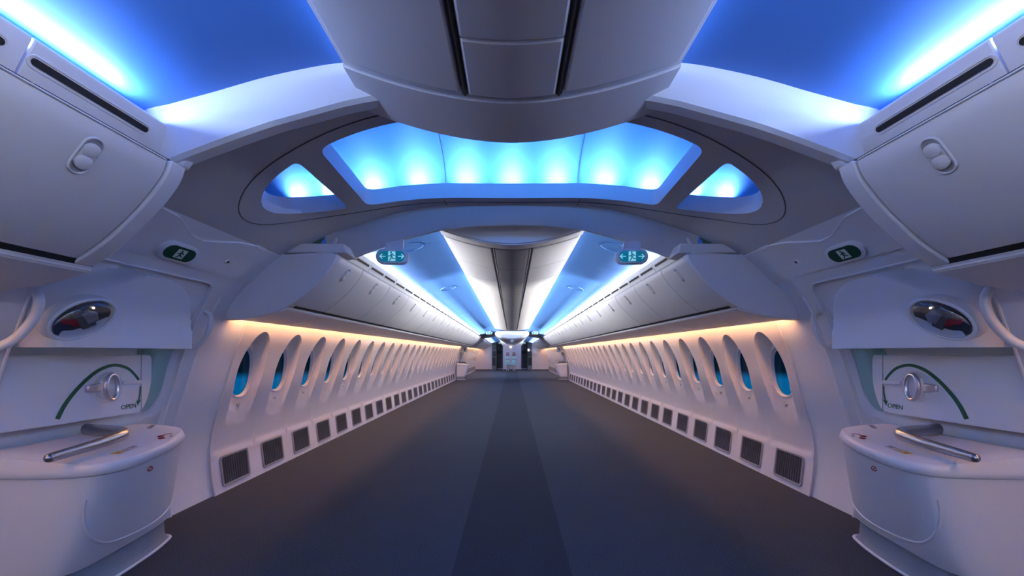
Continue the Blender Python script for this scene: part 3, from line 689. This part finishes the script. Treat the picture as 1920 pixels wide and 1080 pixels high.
    me = bpy.data.meshes.new_from_object(to.evaluated_get(bpy.context.evaluated_depsgraph_get())); bpy.data.objects.remove(to)
    lo = bpy.data.objects.new('open_lettering', me); me.materials.clear(); me.materials.append(M['green']); C.objects.link(lo)
    R = Matrix((( 0, 0, -s), (-s, 0, 0), (0, 1, 0)))
    me.transform(R.to_4x4() @ Matrix.Shear('XZ', 4, (0, 0)) if False else R.to_4x4()); lo.parent = fa; lo.location = Vector(fpl(2.685, .943, .003))-wloc(fa)
    # slide bustle
    top = [(2.66, 2.83), (2.55, 2.86), (2.43, 2.865), (2.34, 2.835), (2.275, 2.74), (2.20, 2.60), (2.13, 2.43), (2.075, 2.24), (2.06, 2.12), (2.085, 2.03), (2.15, 1.985), (2.25, 1.965), (2.45, 1.955), (2.66, 1.955)]
    bot = [(2.66, 2.78), (2.55, 2.82), (2.47, 2.83), (2.41, 2.81), (2.37, 2.72), (2.335, 2.60), (2.305, 2.43), (2.285, 2.24), (2.28, 2.12), (2.30, 2.05), (2.34, 2.01), (2.42, 1.985), (2.52, 1.975), (2.66, 1.975)]
    T, Bt = catmull(top, 6), catmull(bot, 6)
    cen = (2.55, 2.42)
    def lay(P, h, e=0, dh=None):
        o_ = []
        for x, y in P:
            vx, vy = x-cen[0], y-cen[1]; l = math.hypot(vx, vy); o_.append((s*(x+vx/l*e), y+vy/l*e, h+(dh(x) if dh else 0)))
        return o_
    def mix(k): k2 = k; return [(a[0]*(1-k2)+b[0]*k2, a[1]*(1-k2)+b[1]*k2) for a, b in zip(Bt, T)]
    bs = MB(); K = 14; bs.loft([lay(mix((k/K)**.85), .155+.525*k/K, -.012) for k in range(K+1)]); bu = obj('slide_bustle', bs, M['door'], d)
    up_ = lambda x: .055*clamp((x-2.12)/.5)
    ld = MB(); ld.loft([lay(T, .682, -.006), lay(T, .690, .004), lay(T, .715, .008), lay(T, .735, .003), lay(T, .745, -.010, up_), lay(T, .744, -.022, up_), lay(T, .750, -.03, up_)]+[lay([(cen[0]+(x-cen[0])*k, cen[1]+(y-cen[1])*k) for x, y in T], .751, -.03*k, up_) for k in (.8, .6, .4, .2, .02)]); obj('bustle_lid', ld, M['door'], bu, smooth=60)
    kk = MB(); kk.loft([lay(Bt, .0, -.002), lay(Bt, .02, -.015), lay(Bt, .05, -.035), lay(Bt, .16, -.040)]); obj('kick_skirt', kk, M['kick'], bu)
    kk = MB(); kk.tube(lay(Bt, .010, -.001), .009, 8); obj('skirt_edge', kk, M['door'], bu)
    # raised swoosh on the bustle
    sw = []
    for k in range(31):
        a = -PI*.02-PI*.80*k/30; u = .40+.33*math.cos(a); v = .82+.72*math.sin(a)
        i = u*(len(T)-1); i0 = int(i); fr = i-i0; P = mix(clamp(v)**.85); x = P[i0][0]*(1-fr)+P[i0+1][0]*fr; y = P[i0][1]*(1-fr)+P[i0+1][1]*fr; vx, vy = x-cen[0], y-cen[1]; l = math.hypot(vx, vy)
        sw.append((s*(x-vx/l*.0155), y-vy/l*.0155, .155+.525*v))
    m = MB(); m.tube(sw, .0085, 8); obj('swoosh_ridge', m, M['door'], bu)
    # placards on lid and body
    def lidp(x, y, o_=.0): return Vector((s*x, y, .752+up_(x)+o_))
    def dec(nm, x, y, w_, l_, m_, rot=0, parent=bu, o_=.0015):
        ca, sa = math.cos(rot), math.sin(rot); q = MB(); q.loft([[tuple(lidp(x+a*ca-b*sa, y+a*sa+b*ca, z)) for a, b in ((-w_/2, -l_/2), (w_/2, -l_/2), (w_/2, l_/2), (-w_/2, l_/2))] for z in (0, o_)]); return obj(nm, q, m_, parent, smooth=0)
    dec('yellow_placard', 2.165, 2.19, .036, .05, M['yellow'], -.25)
    dec('instruction_placard', 2.185, 2.275, .036, .11, M['label'], -.25, o_=.0012)
    for k in range(4): dec('placard_symbol', 2.173+.008*k, 2.237+.026*k, .024, .008 if k < 3 else .014, M['greyp'], -.25+.2*(k % 2), o_=.0025)
    dec('placard_symbol', 2.165, 2.19, .016, .022, M['greyp'], -.25, o_=.0025)
    dec('grey_label', 2.50, 2.76, .025, .10, M['greyp'], -.5)
    for x, y in ((2.225, 2.53), (2.265, 2.57)):
        q = MB(); c0 = lidp(x, y, .001); q.tube([tuple(c0+Vector((.016*math.cos(2*PI*k/18), .016*math.sin(2*PI*k/18), 0))) for k in range(18)], .0028, 4, closed=True); q.tube([tuple(c0+Vector((-.011, -.011, 0))), tuple(c0+Vector((.011, .011, 0)))], .0025, 4); obj('no_step_mark', q, M['redp'], bu)
    dec('red_mark', 2.275, 2.635, .012, .045, M['redp'], .6); dec('red_mark', 2.225, 2.60, .010, .035, M['greyp'], -.5)
    i = int(.50*(len(T)-1)); k_ = .93; P = mix(k_**.85); x, y = P[i]; vx, vy = x-cen[0], y-cen[1]; l = math.hypot(vx, vy); c0 = Vector((s*(x-vx/l*.010), y-vy/l*.010, .155+.525*.90)); nn2 = Vector((s*vx/l, vy/l, -.1)).normalized(); a2 = nn2.cross(Vector((0, 0, 1))).normalized(); b2 = a2.cross(nn2)
    q = MB(); q.tube([tuple(c0+a2*.013*math.cos(2*PI*k/18)+b2*.013*math.sin(2*PI*k/18)) for k in range(18)], .0028, 4, closed=True); q.tube([tuple(c0+a2*-.009+b2*.009), tuple(c0+a2*.009-b2*.009)], .0025, 4); obj('no_step_mark', q, M['redp'], bu)
    # metal assist bar
    q = MB(); path = catmull([(s*2.62, 2.45, .835), (s*2.45, 2.415, .832), (s*2.335, 2.385, .83), (s*2.275, 2.33, .826), (s*2.235, 2.18, .818), (s*2.215, 2.03, .812), (s*2.20, 1.90, .806)], 5)
    n_ = len(path); q.tube(path, [.036 if i < 8 else (.036-.013*clamp((i-8)/(n_-9))) for i in range(n_)], 12, up=(0, 0, 1), sq=.75); q.ball((s*2.20, 1.895, .806), (.018, .022, .022)); obj('assist_bar', q, M['metal'], d)
    tag(d, kind='structure'); return d
for i, s in enumerate((-1, 1)):
    d = build_door(s, i+1)
    c = copy_tree(d); c.name = 'door_%d' % (i+3); c.location = d.location+Vector((0, 17.2, 0))
# grab handles
for s in (-1, 1):
    m = MB(); m.tube(catmull([lin(1.645, s, 1.93, -.02), lin(1.650, s, 1.93, .05), lin(1.60, s, 1.945, .095), lin(1.50, s, 1.935, .11), lin(1.40, s, 1.90, .095), lin(1.345, s, 1.86, .05), lin(1.345, s, 1.83, -.02)], 6), .020, 12)
    tag(obj('grab_handle', m, M['door'], loc=lin(1.5, s, 1.9)), 'curved white grab handle on the frame at the %s picture edge' % SN[s], 'grab handle', 'curved grab handles beside the doors')
    m = MB(); m.tube(catmull([lin(1.62, s, 3.09, -.02), lin(1.62, s, 3.09, .045), lin(1.55, s, 3.10, .075), lin(1.45, s, 3.10, .075), lin(1.37, s, 3.09, .045), lin(1.36, s, 3.09, -.02)], 6), .017, 12)
    tag(obj('grab_handle', m, M['door'], loc=lin(1.5, s, 3.1)), 'slim white grab handle between the %s door hood and the bin end panel' % SN[s], 'grab handle', 'curved grab handles beside the doors')

# ------------------------------------------------------------------ far partitions and galley
Yb = 29.5
for s in (-1, 1):
    w = MB(); w.prism([(1.50, 0), (2.76, 0), (2.72, .9), (2.5, 1.4), (2.2, 1.9), (1.9, 2.3), (1.50, 2.45)], Yb, Yb+.06, s); struct('wall_far', w, M['wall'])
    w = MB(); w.prism([(.66, 2.12), (1.50, 2.12), (1.50, 2.5), (.66, 2.5)], Yb, Yb+.06, s); struct('wall_far', w, M['wall'])
    for x in (.675, 1.485):
        w = MB(); w.box((s*x-.02, Yb-.02, 0), (s*x+.02, Yb+.08, 2.12)); struct('trim_14', w, M['vframe'], bevel=.005)
    w = MB(); w.box((min(s*1.52, s*2.74), Yb-.015, 0), (max(s*1.52, s*2.74), Yb, .09)); struct('baseboard_far', w, M['gaskt'])
w = MB(); w.prism([(-.66, 0), (.66, 0), (.66, 1.8), (.9, 2.15), (1.1, 2.4), (-1.1, 2.4), (-.9, 2.15), (-.66, 1.8)], Yb-.03, Yb+.06); struct('wall_far', w, M['wall'])
w = MB(); w.box((-.65, Yb-.045, 0), (.65, Yb-.03, .09)); struct('baseboard_far', w, M['gaskt'])
w = MB(); w.box((-2.8, 31.9, 0), (2.8, 31.96, 2.7)); struct('wall_far', w, M['gdark'])
w = MB(); w.box((-2.8, Yb+.06, 2.38), (2.8, 31.96, 2.42)); struct('ceiling', w, M['ggrey'])
for s in (-1, 1):
    w = MB(); w.box((s*2.82-.02, Yb, 0), (s*2.82+.02, 31.96, 2.7)); struct('wall_'+SN[s], w, M['ggrey'])
    t = empty('galley_unit', (s*1.38, 30.6, 0))
    m = MB(); m.box((s*1.38-.19, 30.3, 0), (s*1.38+.19, 30.9, 2.1)); obj('unit_body', m, M['ggrey'], t, bevel=.01)
    for z0, z1, mm, nm in ((.35, .95, 'gdark', 'cart_door'), (1.0, 1.42, 'gdark', 'oven_door'), (1.62, 1.66, 'gaskt', 'shelf_edge'), (.04, .3, 'vframe', 'lower_locker')):
        m = MB(); m.box((s*1.38-.14, 30.27, z0), (s*1.38+.14, 30.3, z1)); p = obj(nm, m, M[mm], t, bevel=.03 if z1-z0 > .3 else .004)
    tag(t, 'pale grey galley unit with two dark doors inside the far %s doorway' % SN[s], 'galley unit', 'galley units behind the far wall')
    t = empty('galley_cabinet', (s*.93, 31.4, 0))
    m = MB(); m.box((s*.93-.27, 31.1, 0.12), (s*.93+.27, 31.85, 1.25)); obj('cabinet_body', m, M['gdark'], t, bevel=.01)
    m = MB(); m.box((s*.93-.27, 31.2, 1.45), (s*.93+.27, 31.85, 2.1)); obj('upper_cabinet', m, M['gdark'], t, bevel=.01)
    m = MB(); m.box((s*.93-.24, 31.08, .02), (s*.93+.24, 31.2, .12)); obj('bright_plinth', m, M['label'], t)
    for q in (-1, 1):
        m = MB(); m.box((s*.93+q*.125-.10, 31.17, 1.5), (s*.93+q*.125+.10, 31.2, 2.05)); obj('cabinet_door', m, M['kick'], t, bevel=.01)
        m = MB(); m.box((s*.93+q*.125-.10, 31.07, .2), (s*.93+q*.125+.10, 31.1, 1.2)); obj('cabinet_door', m, M['gaskt'], t, bevel=.01)
    tag(t, 'dark galley cabinet at the back of the far %s doorway' % SN[s], 'galley cabinet', 'galley cabinets behind the far wall')
m = MB(); m.box((1.2, 30.25, 1.44), (1.31, 30.298, 1.6)); tag(obj('lit_panel', m, M['lit'], loc=(1.25, 30.28, 1.5), bevel=.01), 'small glowing white panel inside the far doorway on the right', 'light panel')
m = MB(); m.lathe([(.08, 0), (.05, .05), (.02, .08), (.0, .085)], (-.1, Yb-.06, 1.70), (0, 0, 1), 16); tag(obj('wall_lamp', m, M['lamp'], loc=(-.1, Yb-.06, 1.7)), 'small glowing lamp on the far centre partition above the two girls', 'lamp')

# ------------------------------------------------------------------ two girls standing hand in hand
def skinned(name, nodes, edges, root, m, parent, sub=2):
    me = bpy.data.meshes.new(name); me.from_pydata([n[0] for n in nodes], edges, []); o = bpy.data.objects.new(name, me); C.objects.link(o)
    sk = o.modifiers.new('s', 'SKIN'); 
    for i, n in enumerate(nodes):
        r = n[1]; me.skin_vertices[0].data[i].radius = (r, r) if not isinstance(r, tuple) else r
    me.skin_vertices[0].data[root].use_root = True
    ss = o.modifiers.new('u', 'SUBSURF'); ss.levels = ss.render_levels = sub
    bpy.context.view_layer.update()
    m2 = bpy.data.meshes.new_from_object(o.evaluated_get(bpy.context.evaluated_depsgraph_get())); bpy.data.objects.remove(o)
    for p in m2.polygons: p.use_smooth = True
    m2.materials.clear(); m2.materials.append(m); o = bpy.data.objects.new(name, m2); C.objects.link(o)
    if parent is not None: o.parent = parent
    return o
def girl(x, y, q, label):
    """q = +1 when her partner is on her +x side"""
    t = empty('person', (x, y, 0))
    me_ = bpy.data.meshes.new('x')
    nodes = [((0, 0, .72), (.095, .075)), ((0, 0, .82), (.085, .065)), ((0, 0, .95), (.095, .070)), ((0, 0, 1.06), (.085, .06)), ((0, 0, 1.12), .038), ((q*.01, 0, 1.17), .04), ((q*.012, -.01, 1.24), (.066, .074)), ((q*.012, -.005, 1.31), (.070, .080)), ((q*.012, .0, 1.37), (.045, .055))]
    edges = [(0, 1), (1, 2), (2, 3), (3, 4), (4, 5), (5, 6), (6, 7), (7, 8)]
    for sd in (-1, 1):
        b = len(nodes); nodes += [((sd*.06, 0, .68), .065), ((sd*.065, -.01, .40), .043), ((sd*.065, .005, .24), .040), ((sd*.062, .01, .075), .026), ((sd*.064, -.05, .035), .026), ((sd*.066, -.11, .025), .020)]
        edges += [(0, b)]+[(b+i, b+i+1) for i in range(5)]
        b = len(nodes); inner = (sd == q); hx = sd*.205 if inner else sd*.19
        nodes += [((sd*.125, 0, 1.045), .034), ((sd*.165, .01, .87), .028), ((hx, -.02, .70), .020), ((hx+sd*.004, -.028, .655), (.013, .026))]
        edges += [(3, b), (b, b+1), (b+1, b+2), (b+2, b+3)]
        hb = b+3; hxx = hx+sd*.004
        for f_, (dy_, L_) in enumerate(((-.022, .048), (-.008, .056), (.006, .054), (.018, .044))):
            c0 = len(nodes); nodes += [((hxx, -.028+dy_, .632), .0085), ((hxx-sd*.006, -.030+dy_, .632-L_*.5), .0075), ((hxx-sd*.018, -.030+dy_, .632-L_), .0065)]; edges += [(hb, c0), (c0, c0+1), (c0+1, c0+2)]
        c0 = len(nodes); nodes += [((hxx-sd*.006, -.060, .655), .0085), ((hxx-sd*.012, -.072, .630), .0075)]; edges += [(hb, c0), (c0, c0+1)]
    skinned('body', nodes, edges, 0, M['skin'], t)
    def P(*a): return (x+a[0], y+a[1], a[2])
    # dress with puffed sleeves
    n = 40; R = []
    for h, a, b, fl in ((1.075, .062, .05, 0), (1.06, .095, .065, 0), (1.02, .118, .082, 0), (.95, .122, .09, 0), (.86, .108, .080, 0), (.84, .108, .080, 0), (.80, .135, .105, .03), (.70, .175, .145, .05), (.58, .195, .17, .07), (.47, .216, .190, .08), (.46, .212, .186, .08)):
        R.append([P((a+a*fl*math.cos(9*2*PI*k/n))*math.cos(2*PI*k/n), (b+b*fl*math.cos(9*2*PI*k/n))*math.sin(2*PI*k/n), h) for k in range(n)])
    m = MB(); m.loft(R, cap=False); dr = obj('dress', m, M['dress'], t, smooth=80)
    for sd in (-1, 1):
        m = MB(); m.ball(P(sd*.135, 0, 1.0), (.052, .052, .062), 14); obj('sleeve', m, M['dress'], dr)
    m = MB(); m.loft([[P(a*math.cos(2*PI*k/n), b*math.sin(2*PI*k/n), h) for k in range(n)] for h, a, b in ((.83, .115, .088), (.865, .115, .088))], cap=False); m.box(P(-.03*q-.02, -.10, .60), P(-.03*q+.02, -.09, .85)); obj('ribbon', m, M['sash'], dr)
    m = MB(); m.loft([[P(a*math.cos(2*PI*k/n), b*math.sin(2*PI*k/n), h) for k in range(n)] for h, a, b in ((.585, .206, .180), (.60, .203, .178))], cap=False); obj('hem_band', m, M['sash'], dr)
    # hair
    m = MB(); N = 26
    R = []
    for k in range(15):
        v = k/14; h = 1.405-.26*v; rad = .092*math.sin(min(1, v*2.2+.12)*PI/2)+.028*sst((v-.5)*2)
        R.append([P(q*.012+rad*1.05*math.cos(a_)*(1+.05*math.sin(7*a_+9*v)), .018+rad*(1.0 if math.sin(a_) > -.2 else (.72 if v > .22 else 1.0))*math.sin(a_)*(1+.05*math.sin(5*a_)), h) for a_ in [2*PI*i/N for i in range(N)]])
    # leave the face free: pull front vertices back
    R2 = []
    for k, ring in enumerate(R):
        v = k/14; R2.append([((px, max(py, y-.045 if v > .25 else py), pz) if abs(px-x-q*.012) < .055 else (px, py, pz)) for px, py, pz in ring])
    m.loft(R2); obj('hair', m, M['hair'], t, smooth=60)
    for sd in (-1, 1):
        m = MB(); m.ball(P(q*.012+sd*.026, -.078, 1.285), (.010, .006, .007), 10); ey_ = obj('eye', m, M['eyew'], t)
        m = MB(); m.ball(P(q*.012+sd*.026, -.083, 1.285), (.005, .003, .005), 8); obj('iris', m, M['gaskt'], ey_)
        m = MB(); m.loft([[P(sd*.062+.03*math.cos(2*PI*k/14), .01+.035*math.sin(2*PI*k/14), h) for k in range(14)] for h in (.06, .20)]); obj('sock', m, M['sock'], t)
        m = MB(); m.ball(P(sd*.064, -.045, .03), (.036, .09, .032), 14); obj('shoe', m, M['sock'], t)
        m = MB(); m.ball(P(q*.012+sd*.072, 0, 1.275), (.010, .016, .022), 10); obj('ear', m, M['skin'], t)
    m = MB(); m.ball(P(q*.012, -.090, 1.262), (.009, .014, .016), 10); obj('nose', m, M['skin'], t)
    m = MB(); m.ball(P(q*.012, -.080, 1.228), (.020, .006, .005), 10); obj('mouth', m, M['lip'], t)
    t.scale = (.97,)*3
    tag(t, label, 'person', 'two girls in pale aqua dresses'); return t
girl(-.315, 28.55, 1, 'girl with brown hair in pale aqua dress, left one of the pair')
girl(.155, 28.55, -1, 'girl with brown hair in pale aqua dress, right one of the pair')

# ------------------------------------------------------------------ lights
def area(name, loc, sx, sy, power, col, direction, spread=180):
    l = bpy.data.lights.new(name, 'AREA'); l.shape = 'RECTANGLE'; l.size = sx; l.size_y = sy; l.energy = power; l.color = col; l.spread = math.radians(spread)
    o = bpy.data.objects.new(name, l); C.objects.link(o); o.location = loc
    d = Vector(direction).normalized(); yv = Vector((0, 1, 0)); z = -d; yv = (yv-z*yv.dot(z)).normalized(); xv = yv.cross(z)
    o.rotation_euler = Matrix((xv, yv, z)).transposed().to_euler(); return o
def seg_light(name, x, h, y0, y1, w, wpm, col, dx, dz, spread=180, n=1):
    for k in range(n):
        a = y0+(y1-y0)*k/n; b = y0+(y1-y0)*(k+1)/n; za, zb = sag(h, a), sag(h, b)
        o = area(name, (x, (a+b)/2, (za+zb)/2), w, (b-a), wpm*(b-a), col, (dx, 0, dz), spread)
        yv = Vector((0, b-a, zb-za)).normalized(); z = -Vector((dx, 0, dz)).normalized(); z = (z-yv*z.dot(yv)).normalized()
        o.rotation_euler = Matrix((yv.cross(z), yv, z)).transposed().to_euler()
BLUE, WHITE, WARM = (.16, .40, 1.0), (.86, .94, 1.0), (1.0, .47, .20)
NEARB = (.38, .54, 1.0)
NEUT = (1.0, .97, .90)
for s in (-1, 1):
    seg_light('ceiling_wash', s*1.550, 2.300, 0., 1.60, .02, 8, NEARB, -s*.92, .38)
    seg_light('ceiling_wash', s*1.550, 2.300, -2.9, 0., .02, 11, WHITE, -s*.7, .7)  # made white behind the camera as added neutral fill
    seg_light('added_unit_flood', s*1.535, 2.303, -2.9, 0.3, .015, 10, NEUT, -s*1, .12, 70)  # unseen flood added behind the camera for neutral fill
    seg_light('unit_wash', s*.64, 2.525, -2.9, 1.65, .02, 6, NEARB, s*.98, -.05)
    for y0, y1, k in ((3.6, 18.85, 1.), (20.9, 29.3, 1.7)):
        seg_light('ceiling_wash', s*1.550, 2.300, y0, y1, .02, 3.8*k, WHITE, -s*.7, .7)
        seg_light('added_unit_flood', s*1.535, 2.303, max(y0, 6.), y1, .015, 12*k, NEUT, -s*1, .07, 50)  # hidden flood added to whiten the unit and bounce neutral light
    seg_light('added_unit_flood', s*1.535, 2.303, 3.9, 6., .015, 3, NEUT, -s*1, .07, 50)  # near end of the added flood, weaker
    seg_light('unit_wash', s*.64, 2.525, 3.8, 15.9, .02, 1.2, WHITE, s*.98, -.05)
    for y0, y1, k in ((-2.9, 1.75, .45), (3.36, 18.85, 1), (20.6, 29.4, .7)):
        seg_light('window_wash', s*2.335, 1.665, y0, y1, .02, 4.6*k, WARM, s*.35, -1)
for oy, p in ((0, 1.), (17.2, .6)):
    for x in (0, .375, -.375, .75, -.75, 1.08, -1.08, 1.36, -1.36, 1.55, -1.55):
        y = 2.705+.575*math.sqrt(max(0, 1-(x/1.69)**2))+.055
        area('dome_light', (x, oy+y, sag(soffH(x)+.135, oy+y)), .15, .02, 3.4*p, (.16, .42, 1.), (0, .25, 1))

for x in (-.8, -.4, 0, .4, .8): area('dome_light', (x, 2.705-.575*math.sqrt(1-(x/1.69)**2)-.055, soffH(x)+.135), .15, .02, 4, (.10, .38, 1.), (0, .45, 1))  # unseen near-rim lamps added to brighten the far arch and unit face
# world: dusk outside the windows
w = bpy.data.worlds.new('World'); bpy.context.scene.world = w; w.use_nodes = True; nt = w.node_tree
tc = nt.nodes.new('ShaderNodeTexCoord'); sp = nt.nodes.new('ShaderNodeSeparateXYZ'); cr = nt.nodes.new('ShaderNodeValToRGB')
nt.links.new(tc.outputs['Generated'], sp.inputs[0]); mp = nt.nodes.new('ShaderNodeMath'); mp.operation = 'MULTIPLY_ADD'; mp.inputs[1].default_value = .5; mp.inputs[2].default_value = .5
nt.links.new(sp.outputs['Z'], mp.inputs[0]); nt.links.new(mp.outputs[0], cr.inputs[0])
e = cr.color_ramp.elements; e[0].position = 0; e[0].color = (.45, .6, .7, 1); e[1].position = 1; e[1].color = (.01, .02, .03, 1)
for p_, c_ in ((.4745, (.45, .6, .7, 1)), (.478, (.015, .03, .04, 1))): q = e.new(p_); q.color = c_
nt.links.new(cr.outputs[0], nt.nodes['Background'].inputs[0]); nt.nodes['Background'].inputs[1].default_value = .5

# ------------------------------------------------------------------ camera
cd = bpy.data.cameras.new('Camera'); cam = bpy.data.objects.new('Camera', cd); C.objects.link(cam)
cam.location = (0, 0, EYE); cam.rotation_euler = (PI/2, 0, 0); cd.sensor_width = 36; cd.lens = 747/1920*36; cd.shift_y = (661.5-540)/1920; cd.clip_start = .02; cd.clip_end = 200
sc = bpy.context.scene; sc.camera = cam
sc.view_settings.view_transform = 'Standard'; sc.view_settings.look = 'None'; sc.view_settings.gamma = 1; sc.view_settings.use_curve_mapping = False; sc.view_settings.exposure = .55
